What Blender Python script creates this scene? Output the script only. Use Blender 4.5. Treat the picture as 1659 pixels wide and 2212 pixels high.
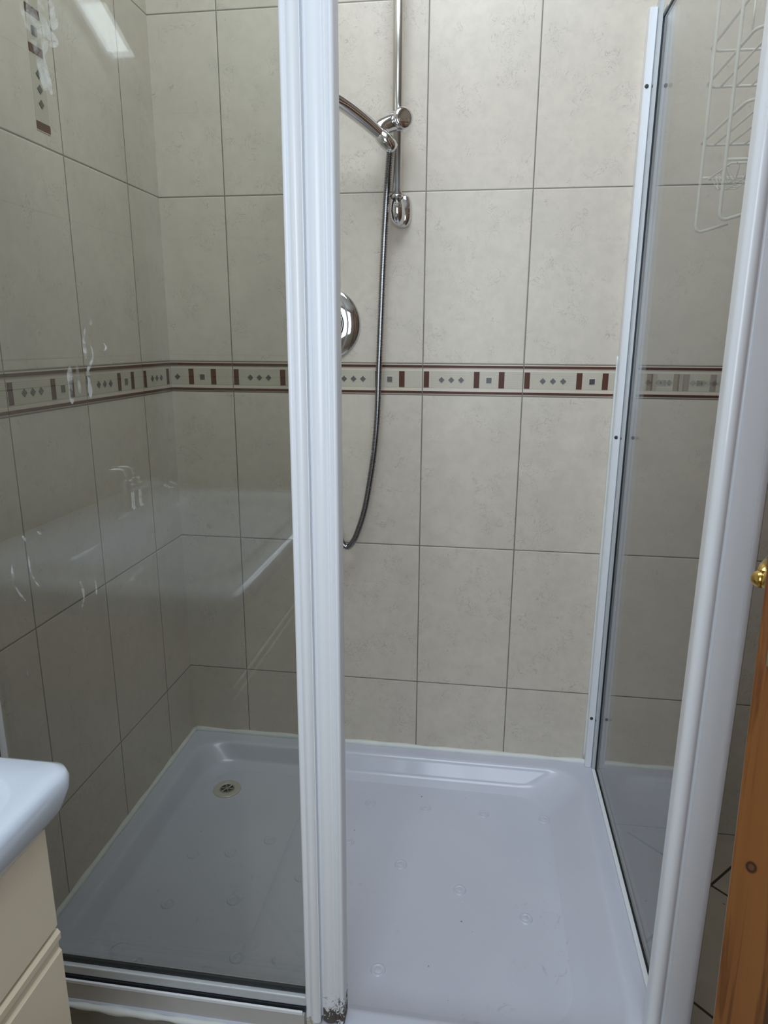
import bpy, bmesh, math, random
from mathutils import Vector, Matrix, Euler
PI = math.pi
random.seed(7)
for o in list(bpy.data.objects):
    bpy.data.objects.remove(o, do_unlink=True)
scene = bpy.context.scene
COL = scene.collection

# ------------------------------------------------------------------ camera
FPX = 1485.05
pitch, yaw, roll = -.24453, .1395, -.00541
cam_d = bpy.data.cameras.new('camera')
cam = bpy.data.objects.new('camera', cam_d)
COL.objects.link(cam)
cam_d.sensor_fit = 'VERTICAL'
cam_d.sensor_height = 24.0
cam_d.lens = FPX / 2212.0 * 24.0
cam_d.clip_start = .02
R = Matrix.Rotation(yaw, 3, 'Z') @ Matrix.Rotation(pitch, 3, 'X') @ Matrix.Rotation(roll, 3, 'Y')
cam.matrix_world = Matrix.Translation((.82297, -1.76664, .1342)) @ (R @ Matrix.Rotation(PI/2, 3, 'X')).to_4x4()
scene.camera = cam

# ------------------------------------------------------------------ light and exposure
scene.view_settings.view_transform = 'Standard'
scene.view_settings.look = 'None'
scene.view_settings.gamma = 1
scene.view_settings.use_curve_mapping = False
scene.view_settings.exposure = 0.0
world = bpy.data.worlds.new('world'); scene.world = world
world.use_nodes = True
world.node_tree.nodes['Background'].inputs[0].default_value = (.55, .68, .95, 1)
world.node_tree.nodes['Background'].inputs[1].default_value = .6

CEIL_Y0, CEIL_Z0, CEIL_S = -2.4, .90, .5
def ceil_z(y): return CEIL_Z0 + (y - CEIL_Y0) * CEIL_S
def window_light(name, loc, rot, sx, sy, power, col):
    l = bpy.data.lights.new(name, 'AREA'); l.shape = 'RECTANGLE'
    l.size = sx; l.size_y = sy; l.energy = power; l.color = col
    o = bpy.data.objects.new(name, l); COL.objects.link(o)
    o.location = loc; o.rotation_euler = rot
    return o
SLOPE = math.atan(CEIL_S)
# daylight: roof window (main), narrow roof window, rear wall window
W1 = dict(x0=.25, x1=1.18, y0=-1.42, y1=-.52)
W2 = dict(x0=-.42, x1=-.30, y0=-2.28, y1=-2.04)
W3 = dict(x0=.30, x1=1.20, z0=-.25, z1=.78)
DAY = (.83, .92, 1.0)
window_light('roof_daylight', ((W1['x0']+W1['x1'])/2, (W1['y0']+W1['y1'])/2 - .03, ceil_z((W1['y0']+W1['y1'])/2)+.12), (SLOPE, 0, 0), .93, 1.0, 25, DAY)
window_light('roof_daylight_narrow', ((W2['x0']+W2['x1'])/2, (W2['y0']+W2['y1'])/2, ceil_z((W2['y0']+W2['y1'])/2)+.05), (SLOPE, 0, 0), .11, .26, .35, DAY)
window_light('rear_daylight', ((W3['x0']+W3['x1'])/2, -2.46, (W3['z0']+W3['z1'])/2), (PI/2, 0, PI), .9, 1.0, 20, DAY)
bpy.data.objects['rear_daylight'].rotation_euler = (-PI/2, 0, PI)
bpy.data.objects['rear_daylight'].rotation_euler = Vector((0, 1, -.12)).to_track_quat('-Z', 'Y').to_euler()

# ------------------------------------------------------------------ materials
def newmat(name):
    m = bpy.data.materials.new(name); m.use_nodes = True
    nt = m.node_tree
    return m, nt, nt.nodes['Principled BSDF'], nt.nodes['Material Output']
def simple(name, col, rough=.4, metal=0, coat=0, noise=0, nscale=30, bump=0, bscale=120, spec=.5):
    m, nt, b, out = newmat(name)
    b.inputs['Base Color'].default_value = (*col, 1)
    b.inputs['Roughness'].default_value = rough
    b.inputs['Metallic'].default_value = metal
    b.inputs['Coat Weight'].default_value = coat
    b.inputs['Specular IOR Level'].default_value = spec
    tc = nt.nodes.new('ShaderNodeTexCoord')
    if noise:
        n = nt.nodes.new('ShaderNodeTexNoise'); n.inputs['Scale'].default_value = nscale
        n.inputs['Detail'].default_value = 5
        nt.links.new(tc.outputs['Object'], n.inputs['Vector'])
        mx = nt.nodes.new('ShaderNodeMix'); mx.data_type = 'RGBA'
        mx.inputs[6].default_value = (*[c*(1-noise) for c in col], 1)
        mx.inputs[7].default_value = (*[min(1, c*(1+noise)) for c in col], 1)
        nt.links.new(n.outputs['Fac'], mx.inputs[0]); nt.links.new(mx.outputs[2], b.inputs['Base Color'])
    if bump:
        n2 = nt.nodes.new('ShaderNodeTexNoise'); n2.inputs['Scale'].default_value = bscale
        nt.links.new(tc.outputs['Object'], n2.inputs['Vector'])
        bp = nt.nodes.new('ShaderNodeBump'); bp.inputs['Strength'].default_value = bump; bp.inputs['Distance'].default_value = .002
        nt.links.new(n2.outputs['Fac'], bp.inputs['Height']); nt.links.new(bp.outputs[0], b.inputs['Normal'])
    return m
class NB:
    """tiny node builder"""
    def __init__(s, nt): s.nt = nt
    def val(s, x):
        return x
    def math(s, op, a, b=None, c=None, clamp=False):
        n = s.nt.nodes.new('ShaderNodeMath'); n.operation = op; n.use_clamp = clamp
        for i, v in enumerate((a, b, c)):
            if v is None: continue
            if isinstance(v, (int, float)): n.inputs[i].default_value = v
            else: s.nt.links.new(v, n.inputs[i])
        return n.outputs[0]
    def mix(s, f, a, b):
        n = s.nt.nodes.new('ShaderNodeMix'); n.data_type = 'RGBA'
        for k, v in ((0, f), (6, a), (7, b)):
            if isinstance(v, tuple): n.inputs[k].default_value = (*v, 1)
            elif isinstance(v, (int, float)): n.inputs[k].default_value = v
            else: s.nt.links.new(v, n.inputs[k])
        return n.outputs[2]
    def noise(s, vec, scale, detail=4, dist=0, rough=.5):
        n = s.nt.nodes.new('ShaderNodeTexNoise')
        n.inputs['Scale'].default_value = scale; n.inputs['Detail'].default_value = detail
        n.inputs['Distortion'].default_value = dist; n.inputs['Roughness'].default_value = rough
        s.nt.links.new(vec, n.inputs['Vector']); return n.outputs['Fac']
    def ss(s, x, e0, e1):
        n = s.nt.nodes.new('ShaderNodeMapRange'); n.interpolation_type = 'SMOOTHSTEP'
        n.inputs[1].default_value = e0; n.inputs[2].default_value = e1
        n.inputs[3].default_value = 0; n.inputs[4].default_value = 1
        s.nt.links.new(x, n.inputs[0]); return n.outputs[0]

TW, TH, BH, X1, Y1 = .25, .4006, .0781, .1719, .1568
TILE = (.66, .592, .505)
def tile_mat(name, axis, off):
    m, nt, b, out = newmat(name); N = NB(nt)
    tc = nt.nodes.new('ShaderNodeTexCoord'); sp = nt.nodes.new('ShaderNodeSeparateXYZ')
    nt.links.new(tc.outputs['Object'], sp.inputs[0])
    u = N.math('DIVIDE', N.math('SUBTRACT', sp.outputs[axis], off), TW)
    z = sp.outputs[2]
    up = N.math('GREATER_THAN', z, BH/2)
    v = N.math('DIVIDE', N.math('SUBTRACT', z, N.math('MULTIPLY', up, BH)), TH)
    du = N.math('MULTIPLY', N.math('PINGPONG', u, .5), TW)
    dv = N.math('MULTIPLY', N.math('PINGPONG', v, .5), TH)
    d = N.math('MINIMUM', du, dv)
    g = N.math('SUBTRACT', 1, N.ss(d, .0009, .0017))
    # a different cut of the pattern on every tile
    cb = nt.nodes.new('ShaderNodeCombineXYZ')
    nt.links.new(N.math('FLOOR', u), cb.inputs[0]); nt.links.new(N.math('FLOOR', v), cb.inputs[1])
    wn = nt.nodes.new('ShaderNodeTexWhiteNoise'); nt.links.new(cb.outputs[0], wn.inputs['Vector'])
    va = nt.nodes.new('ShaderNodeVectorMath'); va.operation = 'MULTIPLY_ADD'
    nt.links.new(wn.outputs['Color'], va.inputs[0]); va.inputs[1].default_value = (3, 3, 3)
    nt.links.new(tc.outputs['Object'], va.inputs[2])
    vec = va.outputs[0]
    big = N.noise(vec, 7, 4, .6)
    mid = N.noise(vec, 40, 6, .3, .6)
    fib = N.noise(vec, 34, 3, 1.8, .55)
    line = N.math('SUBTRACT', 1, N.ss(N.math('ABSOLUTE', N.math('SUBTRACT', fib, .5)), .0, .018))
    msk = N.ss(N.noise(vec, 16, 2, 0), .49, .62)
    line = N.math('MULTIPLY', line, msk)
    c = N.mix(big, tuple(x*.87 for x in TILE), tuple(min(1, x*1.10) for x in TILE))
    c = N.mix(N.math('MULTIPLY', N.ss(mid, .35, .72), .42), c, tuple(x*y for x, y in zip(TILE, (.82, .81, .82))))
    c = N.mix(N.math('MULTIPLY', line, .48), c, (.25, .22, .18))
    c = N.mix(g, c, (.20, .175, .145))
    nt.links.new(c, b.inputs['Base Color'])
    b.inputs['Roughness'].default_value = .38
    h = N.math('ADD', N.math('MULTIPLY', N.ss(d, .0, .0035), 1.0), N.math('MULTIPLY', mid, .16))
    bp = nt.nodes.new('ShaderNodeBump'); bp.inputs['Strength'].default_value = .5; bp.inputs['Distance'].default_value = .0015
    nt.links.new(h, bp.inputs['Height']); nt.links.new(bp.outputs[0], b.inputs['Normal'])
    return m
M = {}
M['tile_back'] = tile_mat('beige_tile_back', 0, X1)
M['tile_left'] = tile_mat('beige_tile_left', 1, -Y1)
def floor_mat():
    m, nt, b, out = newmat('floor_tile'); N = NB(nt)
    tc = nt.nodes.new('ShaderNodeTexCoord'); sp = nt.nodes.new('ShaderNodeSeparateXYZ')
    nt.links.new(tc.outputs['Object'], sp.inputs[0])
    s = 1/(.344*math.sqrt(2))
    a = N.math('MULTIPLY', N.math('SUBTRACT', N.math('ADD', sp.outputs[0], sp.outputs[1]), 1.282), s)
    c_ = N.math('MULTIPLY', N.math('SUBTRACT', N.math('SUBTRACT', sp.outputs[0], sp.outputs[1]), 1.63), s)
    d = N.math('MINIMUM', N.math('PINGPONG', a, .5), N.math('PINGPONG', c_, .5))
    g = N.math('SUBTRACT', 1, N.ss(d, .007, .012))
    n = N.noise(tc.outputs['Object'], 9, 5, .5)
    c = N.mix(n, (.33, .27, .21), (.46, .39, .31))
    spk = N.ss(N.noise(tc.outputs['Object'], 70, 2, 0), .72, .76)
    c = N.mix(spk, c, (.10, .07, .05))
    c = N.mix(g, c, (.035, .022, .015))
    nt.links.new(c, b.inputs['Base Color']); b.inputs['Roughness'].default_value = .35
    return m
M['floor'] = floor_mat()
M['plaster'] = simple('white_plaster', (.72, .71, .68), .8, noise=.03)
M['dimmed_wall'] = simple('darkened_wall_brown', (.20, .15, .11), .9, noise=.05)  # unseen walls coloured dark so the corner behind the door stays dim
M['white_alu'] = simple('white_coated_aluminium', (.82, .84, .88), .28, coat=.2, noise=.015, nscale=12)
M['alu'] = simple('bare_aluminium', (.60, .63, .66), .4, metal=.25, noise=.06, nscale=40)
M['gasket'] = simple('black_rubber_seal', (.018, .02, .024), .45, noise=.2)
M['silicone'] = simple('white_silicone', (.72, .74, .72), .4, noise=.06, nscale=25, bump=.4, bscale=60)
M['chrome'] = simple('chrome', (.72, .72, .73), .06, metal=1, noise=.02)
M['steel'] = simple('brushed_steel', (.66, .64, .60), .30, metal=1, noise=.05)
M['hose'] = simple('hose_metal', (.36, .36, .37), .22, metal=1, noise=.05)
M['dark_plastic'] = simple('dark_plastic', (.06, .06, .065), .35, noise=.1)
M['brown'] = simple('brown_glaze', (.085, .024, .010), .42, noise=.35, nscale=90, spec=.3)
M['bandmesh'] = None
M['metal_grey'] = simple('pewter_glaze', (.105, .105, .10), .4, metal=.1, noise=.2, nscale=200)
M['black_inset'] = simple('dark_inset', (.025, .025, .03), .2, noise=.2)
M['band_light'] = simple('cream_border_glaze', (.64, .57, .47), .3, noise=.04, nscale=60)
M['brass'] = simple('brass', (.62, .42, .12), .22, metal=1, noise=.1)
M['ceramic'] = simple('white_ceramic', (.66, .72, .83), .12, coat=.5, noise=.01)
M['cream'] = simple('cream_lacquer', (.80, .69, .52), .3, noise=.03, nscale=15)
M['wire'] = simple('white_coated_wire', (.78, .78, .74), .4, noise=.05)
M['screw'] = simple('screw_dark', (.05, .045, .04), .5, noise=.2)
M['trapring'] = simple('drain_ring', (.62, .58, .50), .35, metal=.2, noise=.06, nscale=80)
M['sill_shaded'] = simple('shaded_white_sill', (.50, .485, .475), .5, noise=.06, nscale=20)  # white sill face with its shading put into the grey
def band_mat():
    m, nt, b, out = newmat('beige_mosaic_border'); N = NB(nt)
    tc = nt.nodes.new('ShaderNodeTexCoord')
    sp = nt.nodes.new('ShaderNodeSeparateXYZ'); nt.links.new(tc.outputs['Object'], sp.inputs[0])
    k = 1/.0042
    s = N.math('ADD', sp.outputs[0], sp.outputs[1])
    a = N.math('PINGPONG', N.math('MULTIPLY', s, k), .5)
    c = N.math('PINGPONG', N.math('MULTIPLY', sp.outputs[2], k), .5)
    g = N.math('SUBTRACT', 1, N.ss(N.math('MINIMUM', a, c), .03, .14))
    n = N.noise(tc.outputs['Object'], 50, 4)
    col = N.mix(n, (.50, .46, .37), (.58, .53, .43))
    col = N.mix(N.math('MULTIPLY', g, .35), col, (.30, .26, .20))
    nt.links.new(col, b.inputs['Base Color']); b.inputs['Roughness'].default_value = .35
    return m
M['bandmesh'] = band_mat()
def glass_mat(name, tint):
    m, nt, b, out = newmat(name); nt.nodes.remove(b); N = NB(nt)
    tr = nt.nodes.new('ShaderNodeBsdfTransparent'); tr.inputs[0].default_value = (*tint, 1)
    gl = nt.nodes.new('ShaderNodeBsdfGlossy'); gl.inputs['Roughness'].default_value = .0
    fr = nt.nodes.new('ShaderNodeFresnel'); ge = nt.nodes.new('ShaderNodeNewGeometry')
    ior = N.math('ADD', 1.5, N.math('MULTIPLY', ge.outputs['Backfacing'], 1/1.5-1.5))
    nt.links.new(ior, fr.inputs['IOR'])
    mx = nt.nodes.new('ShaderNodeMixShader')
    nt.links.new(fr.outputs[0], mx.inputs[0]); nt.links.new(tr.outputs[0], mx.inputs[1]); nt.links.new(gl.outputs[0], mx.inputs[2])
    nt.links.new(mx.outputs[0], out.inputs[0])
    return m
M['glass'] = glass_mat('shower_glass', (.972, .980, .963))
M['winglass'] = glass_mat('window_glass', (.98, .99, .99))
def smear_mat():
    m, nt, b, out = newmat('dried_soap_film'); N = NB(nt)
    b.inputs['Base Color'].default_value = (.80, .82, .78, 1); b.inputs['Roughness'].default_value = .5
    tr = nt.nodes.new('ShaderNodeBsdfTransparent'); tc = nt.nodes.new('ShaderNodeTexCoord')
    n = N.noise(tc.outputs['Object'], 45, 4, 1.0)
    f = N.math('MULTIPLY', N.ss(n, .28, .66), .38)
    mx = nt.nodes.new('ShaderNodeMixShader')
    nt.links.new(f, mx.inputs[0]); nt.links.new(tr.outputs[0], mx.inputs[1]); nt.links.new(b.outputs[0], mx.inputs[2])
    nt.links.new(mx.outputs[0], out.inputs[0])
    return m
M['smear'] = smear_mat()
def tray_mat():
    m, nt, b, out = newmat('white_acrylic_tray'); N = NB(nt)
    tc = nt.nodes.new('ShaderNodeTexCoord'); v = tc.outputs['Object']
    n = N.noise(v, 5, 5, .6)
    c = N.mix(n, (.55, .57, .665), (.63, .645, .735))
    sc = N.math('MULTIPLY', N.ss(N.noise(v, 22, 6, 2.2, .65), .58, .72), N.ss(N.noise(v, 5, 2, 0), .48, .62))
    sp = nt.nodes.new('ShaderNodeSeparateXYZ'); nt.links.new(v, sp.inputs[0])
    low = N.math('SUBTRACT', 1, N.ss(sp.outputs[2], -1.066, -1.058))
    front = N.math('SUBTRACT', 1, N.ss(sp.outputs[1], -.66, -.30))
    sc = N.math('MULTIPLY', N.math('MULTIPLY', sc, low), front)
    c = N.mix(N.math('MULTIPLY', sc, .60), c, (.30, .29, .30))
    spk = N.math('MULTIPLY', N.ss(N.noise(v, 95, 2, 0), .775, .80), low)
    c = N.mix(N.math('MULTIPLY', spk, .8), c, (.09, .08, .08))
    nt.links.new(c, b.inputs['Base Color'])
    b.inputs['Roughness'].default_value = .30; b.inputs['Coat Weight'].default_value = .25
    b.inputs['Coat Roughness'].default_value = .08
    return m
M['tray'] = tray_mat()
def grime_alu(name, ztop, strength, col):
    m, nt, b, out = newmat(name); N = NB(nt)
    tc = nt.nodes.new('ShaderNodeTexCoord'); v = tc.outputs['Object']
    sp = nt.nodes.new('ShaderNodeSeparateXYZ'); nt.links.new(v, sp.inputs[0])
    zz = N.math('SUBTRACT', 1, N.ss(sp.outputs[2], -1.012, ztop))
    n = N.noise(v, 85, 6, .8, .7)
    f = N.ss(N.math('ADD', n, N.math('MULTIPLY', zz, .34)), .70, .76)
    f = N.math('MULTIPLY', f, N.math('GREATER_THAN', zz, .02))
    c = N.mix(N.math('MULTIPLY', f, strength), (.82, .84, .88), col)
    nt.links.new(c, b.inputs['Base Color'])
    nt.links.new(N.math('ADD', .28, N.math('MULTIPLY', f, .5)), b.inputs['Roughness'])
    return m
M['alu_rust'] = grime_alu('white_aluminium_corroded_foot', -.905, 1.0, (.10, .085, .075))
M['alu_stain'] = grime_alu('white_aluminium_stained_foot', -.97, .7, (.38, .31, .17))
def pine_mat():
    m, nt, b, out = newmat('varnished_pine'); N = NB(nt)
    tc = nt.nodes.new('ShaderNodeTexCoord')
    mp = nt.nodes.new('ShaderNodeMapping'); mp.inputs['Scale'].default_value = (1, 1, .045)
    nt.links.new(tc.outputs['Object'], mp.inputs[0]); v = mp.outputs[0]
    w = N.noise(v, 75, 4, .9, .6)
    w2 = N.noise(v, 26, 3, .5)
    c = N.mix(w2, (.16, .055, .012), (.30, .120, .032))
    c = N.mix(N.math('MULTIPLY', N.ss(w, .46, .62), .75), c, (.10, .030, .006))
    # knots
    sp = nt.nodes.new('ShaderNodeSeparateXYZ'); nt.links.new(tc.outputs['Object'], sp.inputs[0])
    for (ky, kz, kr) in ((-.020, .785, .0080), (-.034, .30, .006)):
        dy = N.math('MULTIPLY', N.math('SUBTRACT', sp.outputs[1], ky), 1.3)
        dz = N.math('SUBTRACT', sp.outputs[2], kz)
        dd = N.math('SQRT', N.math('ADD', N.math('MULTIPLY', dy, dy), N.math('MULTIPLY', dz, dz)))
        k1 = N.math('SUBTRACT', 1, N.ss(dd, kr*.75, kr*1.15)); k2 = N.math('SUBTRACT', 1, N.ss(dd, kr*.3, kr*.7))
        c = N.mix(k1, c, (.035, .014, .006)); c = N.mix(k2, c, (.12, .05, .02))
    nt.links.new(c, b.inputs['Base Color']); b.inputs['Roughness'].default_value = .38
    b.inputs['Coat Weight'].default_value = .15
    return m
M['pine'] = pine_mat()

# ------------------------------------------------------------------ mesh helpers
def link(name, bm, mats, parent=None, smooth=False, bevel=0, bseg=2):
    me = bpy.data.meshes.new(name)
    bmesh.ops.recalc_face_normals(bm, faces=bm.faces[:])
    bm.to_mesh(me); bm.free()
    if not isinstance(mats, (list, tuple)): mats = [mats]
    for k in mats: me.materials.append(M[k])
    o = bpy.data.objects.new(name, me); COL.objects.link(o)
    if smooth:
        for p in me.polygons: p.use_smooth = True
        if smooth == 'angle': me.set_sharp_from_angle(angle=math.radians(50))
    if bevel:
        md = o.modifiers.new('bevel', 'BEVEL'); md.width = bevel; md.segments = bseg; md.limit_method = 'ANGLE'; md.angle_limit = .6
    if parent: o.parent = parent
    return o
def box(bm, x0, x1, y0, y1, z0, z1, mi=0):
    vs = [bm.verts.new(p) for p in ((x0,y0,z0),(x1,y0,z0),(x1,y1,z0),(x0,y1,z0),(x0,y0,z1),(x1,y0,z1),(x1,y1,z1),(x0,y1,z1))]
    for f in ((0,3,2,1),(4,5,6,7),(0,1,5,4),(1,2,6,5),(2,3,7,6),(3,0,4,7)):
        bm.faces.new([vs[i] for i in f]).material_index = mi
def obox(name, mat, b, parent=None, bevel=0):
    bm = bmesh.new(); box(bm, *b); return link(name, bm, mat, parent, bevel=bevel)
def prism(bm, pts, z0, z1, mi=0):
    """extrude an XY polygon along Z"""
    a = [bm.verts.new((x, y, z0)) for x, y in pts]; b = [bm.verts.new((x, y, z1)) for x, y in pts]
    n = len(pts)
    for i in range(n):
        bm.faces.new((a[i], a[(i+1) % n], b[(i+1) % n], b[i])).material_index = mi
    bm.faces.new(a[::-1]).material_index = mi; bm.faces.new(b).material_index = mi
def poly3(bm, fn, pts, h0, h1, mi=0):
    a = [bm.verts.new(fn(s, t, h0)) for s, t in pts]; b = [bm.verts.new(fn(s, t, h1)) for s, t in pts]
    n = len(pts)
    for i in range(n):
        bm.faces.new((a[i], a[(i+1) % n], b[(i+1) % n], b[i])).material_index = mi
    bm.faces.new(a[::-1]).material_index = mi; bm.faces.new(b).material_index = mi
def lathe(bm, prof, mtx=Matrix(), seg=40, mi=0):
    """prof: (radius, height) pairs about local Z"""
    rings = []
    for r, h in prof:
        if r < 1e-6: rings.append([bm.verts.new(mtx @ Vector((0, 0, h)))])
        else: rings.append([bm.verts.new(mtx @ Vector((r*math.cos(2*PI*i/seg), r*math.sin(2*PI*i/seg), h))) for i in range(seg)])
    for a, b in zip(rings, rings[1:]):
        for i in range(seg):
            j = (i+1) % seg
            if len(a) == 1 and len(b) == 1: continue
            if len(a) == 1: f = bm.faces.new((a[0], b[j], b[i]))
            elif len(b) == 1: f = bm.faces.new((a[i], a[j], b[0]))
            else: f = bm.faces.new((a[i], a[j], b[j], b[i]))
            f.material_index = mi
def catmull(pts, n=8, closed=False):
    P = [Vector(p) for p in pts]; out = []
    N = len(P); rng = N if closed else N-1
    for i in range(rng):
        if closed: p0, p1, p2, p3 = P[(i-1) % N], P[i], P[(i+1) % N], P[(i+2) % N]
        else: p0, p1, p2, p3 = P[max(i-1, 0)], P[i], P[i+1], P[min(i+2, N-1)]
        for k in range(n):
            t = k/n
            out.append(.5*((2*p1)+(-p0+p2)*t+(2*p0-5*p1+4*p2-p3)*t*t+(-p0+3*p1-3*p2+p3)*t**3))
    if not closed: out.append(P[-1])
    return out
def tube(bm, pts, r, seg=12, cap=True, rfun=None, squash=None, mi=0):
    P = [Vector(p) for p in pts]; n = len(P); rings = []
    t0 = (P[1]-P[0]).normalized()
    up = Vector((0, 0, 1)) if abs(t0.z) < .9 else Vector((1, 0, 0))
    nrm = (up - t0*up.dot(t0)).normalized()
    for i in range(n):
        if i == 0: t = P[1]-P[0]
        elif i == n-1: t = P[-1]-P[-2]
        else: t = (P[i+1]-P[i]).normalized()+(P[i]-P[i-1]).normalized()
        t.normalize(); nrm = (nrm - t*nrm.dot(t)).normalized(); bn = t.cross(nrm)
        rr = rfun(i, i/(n-1)) if rfun else r
        sx, sy = squash if squash else (1, 1)
        rings.append([bm.verts.new(P[i]+(nrm*math.cos(2*PI*k/seg)*sx+bn*math.sin(2*PI*k/seg)*sy)*rr) for k in range(seg)])
    for a, b in zip(rings, rings[1:]):
        for k in range(seg):
            bm.faces.new((a[k], a[(k+1) % seg], b[(k+1) % seg], b[k])).material_index = mi
    if cap:
        bm.faces.new(rings[0][::-1]).material_index = mi; bm.faces.new(rings[-1]).material_index = mi
def fillet(pts, r, n=5):
    """round the inner corners of a polyline"""
    P = [Vector(p) for p in pts]; out = [P[0]]
    for i in range(1, len(P)-1):
        a, b, c = P[i-1], P[i], P[i+1]
        u = (a-b); w = (c-b); rr = min(r, u.length*.45, w.length*.45)
        s, e = b+u.normalized()*rr, b+w.normalized()*rr
        for k in range(n+1):
            t = k/n; out.append(s*(1-t)**2+b*2*t*(1-t)+e*t*t)
    out.append(P[-1]); return out
def empty(name, loc=(0, 0, 0)):
    o = bpy.data.objects.new(name, None); COL.objects.link(o); o.location = loc; o.empty_display_size = .05
    return o
def tag(o, label, cat, group=None, kind=None):
    if label: o['label'] = label
    if cat: o['category'] = cat
    if group: o['group'] = group
    if kind: o['kind'] = kind
    return o
def struct(o, label, cat='wall'):
    o['kind'] = 'structure'; o['label'] = label; o['category'] = cat; return o
def rel(o, parent):
    """parent keeping world placement (parents are unrotated empties)"""
    o.parent = parent; o.location = Vector(o.location) - Vector(parent.location); return o
ALIGN_NY = Matrix.Rotation(PI/2, 4, 'X')   # local +Z -> world -Y
def T(x, y, z): return Matrix.Translation((x, y, z))
def dirm(p, d):
    return T(*p) @ Vector(d).to_track_quat('Z', 'Y').to_matrix().to_4x4()

FLOOR = -1.225
XR, XL, YB = 1.62, -.42, -2.4

# ------------------------------------------------------------------ setting
struct(obox('floor', 'floor', (XL-.1, 3.0, YB-.1, .1, FLOOR-.1, FLOOR)), 'brown floor tiles laid diagonally with dark grout beside the shower', 'floor')
wb = struct(obox('wall_back', 'tile_back', (-.12, XR+.1, 0, .1, FLOOR, 2.15)), 'beige marbled wall tiles with brown patterned border behind the shower', 'wall')
wl = struct(obox('wall_left', 'tile_left', (-.1, 0, -.90, 0, FLOOR, 2.15)), 'beige tiled side wall of the shower seen through the glass', 'wall')
struct(obox('wall_corner', 'tile_back', (XL, -.1, -.90, -.80, FLOOR, 2.15)), 'tiled return wall behind the washbasin', 'wall')
struct(obox('wall_basin', 'tile_left', (XL-.1, XL, YB-.1, -.80, FLOOR, 2.15)), 'tiled wall behind the washbasin', 'wall')
bm = bmesh.new()
for b in ((XL, W3['x0'], YB-.1, YB, FLOOR, 1.0), (W3['x1'], XR, YB-.1, YB, FLOOR, 1.0),
          (W3['x0'], W3['x1'], YB-.1, YB, FLOOR, W3['z0']), (W3['x0'], W3['x1'], YB-.1, YB, W3['z1'], 1.0)):
    box(bm, *b)
struct(link('wall_rear', bm, 'tile_back'), 'beige tiled rear wall with window', 'wall')
DY0, DY1, DZ = -1.26, -.47, .79
bm = bmesh.new()
box(bm, XR, XR+.1, DY1, 0, FLOOR, 2.15); box(bm, XR, XR+.1, YB, DY0, FLOOR, 2.15); box(bm, XR, XR+.1, DY0, DY1, DZ, 2.15)
struct(link('wall_right', bm, 'dimmed_wall'), 'plastered wall coloured dark to dim the door corner, with the doorway to a dark hall', 'wall')
bm = bmesh.new()
box(bm, 2.6, 2.7, -2.0, .1, FLOOR, 1.2); box(bm, XR+.1, 2.6, 0, .1, FLOOR, 1.2); box(bm, XR+.1, 2.6, -2.1, -2.0, FLOOR, 1.2); box(bm, XR+.1, 2.7, -2.1, .1, 1.2, 1.3)
struct(link('wall_hall', bm, 'dimmed_wall'), 'dark unlit hall beyond the doorway', 'wall')
struct(obox('trim_7', 'white_alu', (-.375, -.318, YB, YB+.03, FLOOR, .90)), 'white vertical casing added on the rear wall for its reflection in the glass', 'trim')  # unseen strip, added for the bright line it reflects in the left glass
# sloped ceiling with openings
def slab(bm, x0, x1, y0, y1, t=.10):
    vs = []
    for dz in (0, t):
        for x, y in ((x0, y0), (x1, y0), (x1, y1), (x0, y1)):
            vs.append(bm.verts.new((x, y, ceil_z(y)+dz)))
    for f in ((0,3,2,1),(4,5,6,7),(0,1,5,4),(1,2,6,5),(2,3,7,6),(3,0,4,7)):
        bm.faces.new([vs[i] for i in f])
bm = bmesh.new()
slab(bm, XL-.1, XR+.1, W1['y1'], .1)
slab(bm, W1['x1'], XR+.1, W1['y0'], W1['y1'])
slab(bm, XL-.1, W1['x0'], W1['y0'], W1['y1'])
slab(bm, XL-.1, XR+.1, W2['y1'], W1['y0'])
slab(bm, W2['x1'], XR+.1, W2['y0'], W2['y1'])
slab(bm, XL-.1, W2['x0'], W2['y0'], W2['y1'])
slab(bm, XL-.1, XR+.1, YB-.1, W2['y0'])
struct(link('ceiling', bm, 'plaster'), 'white sloped attic ceiling with roof windows', 'ceiling')
def roof_window(name, w, label):
    e = struct(empty(name, ((w['x0']+w['x1'])/2, (w['y0']+w['y1'])/2, ceil_z((w['y0']+w['y1'])/2))), label, 'window')
    bm = bmesh.new(); f = .02
    for (a, b, c, d) in ((w['x0'], w['x0']+f, w['y0'], w['y1']), (w['x1']-f, w['x1'], w['y0'], w['y1']), (w['x0']+f, w['x1']-f, w['y0'], w['y0']+f), (w['x0']+f, w['x1']-f, w['y1']-f, w['y1'])):
        vs = []
        for dz in (.03, .07):
            for x, y in ((a, c), (b, c), (b, d), (a, d)): vs.append(bm.verts.new((x, y, ceil_z(y)+dz)))
        for fc in ((0,3,2,1),(4,5,6,7),(0,1,5,4),(1,2,6,5),(2,3,7,6),(3,0,4,7)): bm.faces.new([vs[i] for i in fc])
    rel(link('window_frame', bm, 'white_alu'), e)
    bm = bmesh.new(); vs = []
    for dz in (.045, .049):
        for x, y in ((w['x0']+f, w['y0']+f), (w['x1']-f, w['y0']+f), (w['x1']-f, w['y1']-f), (w['x0']+f, w['y1']-f)): vs.append(bm.verts.new((x, y, ceil_z(y)+dz)))
    for fc in ((0,3,2,1),(4,5,6,7),(0,1,5,4),(1,2,6,5),(2,3,7,6),(3,0,4,7)): bm.faces.new([vs[i] for i in fc])
    rel(link('window_pane', bm, 'winglass'), e)
roof_window('window_1', W1, 'roof window in the sloped ceiling')
roof_window('window_2', W2, 'narrow low roof window')
e = struct(empty('window_3', (.75, YB, .25)), 'window in the rear wall', 'window')
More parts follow.
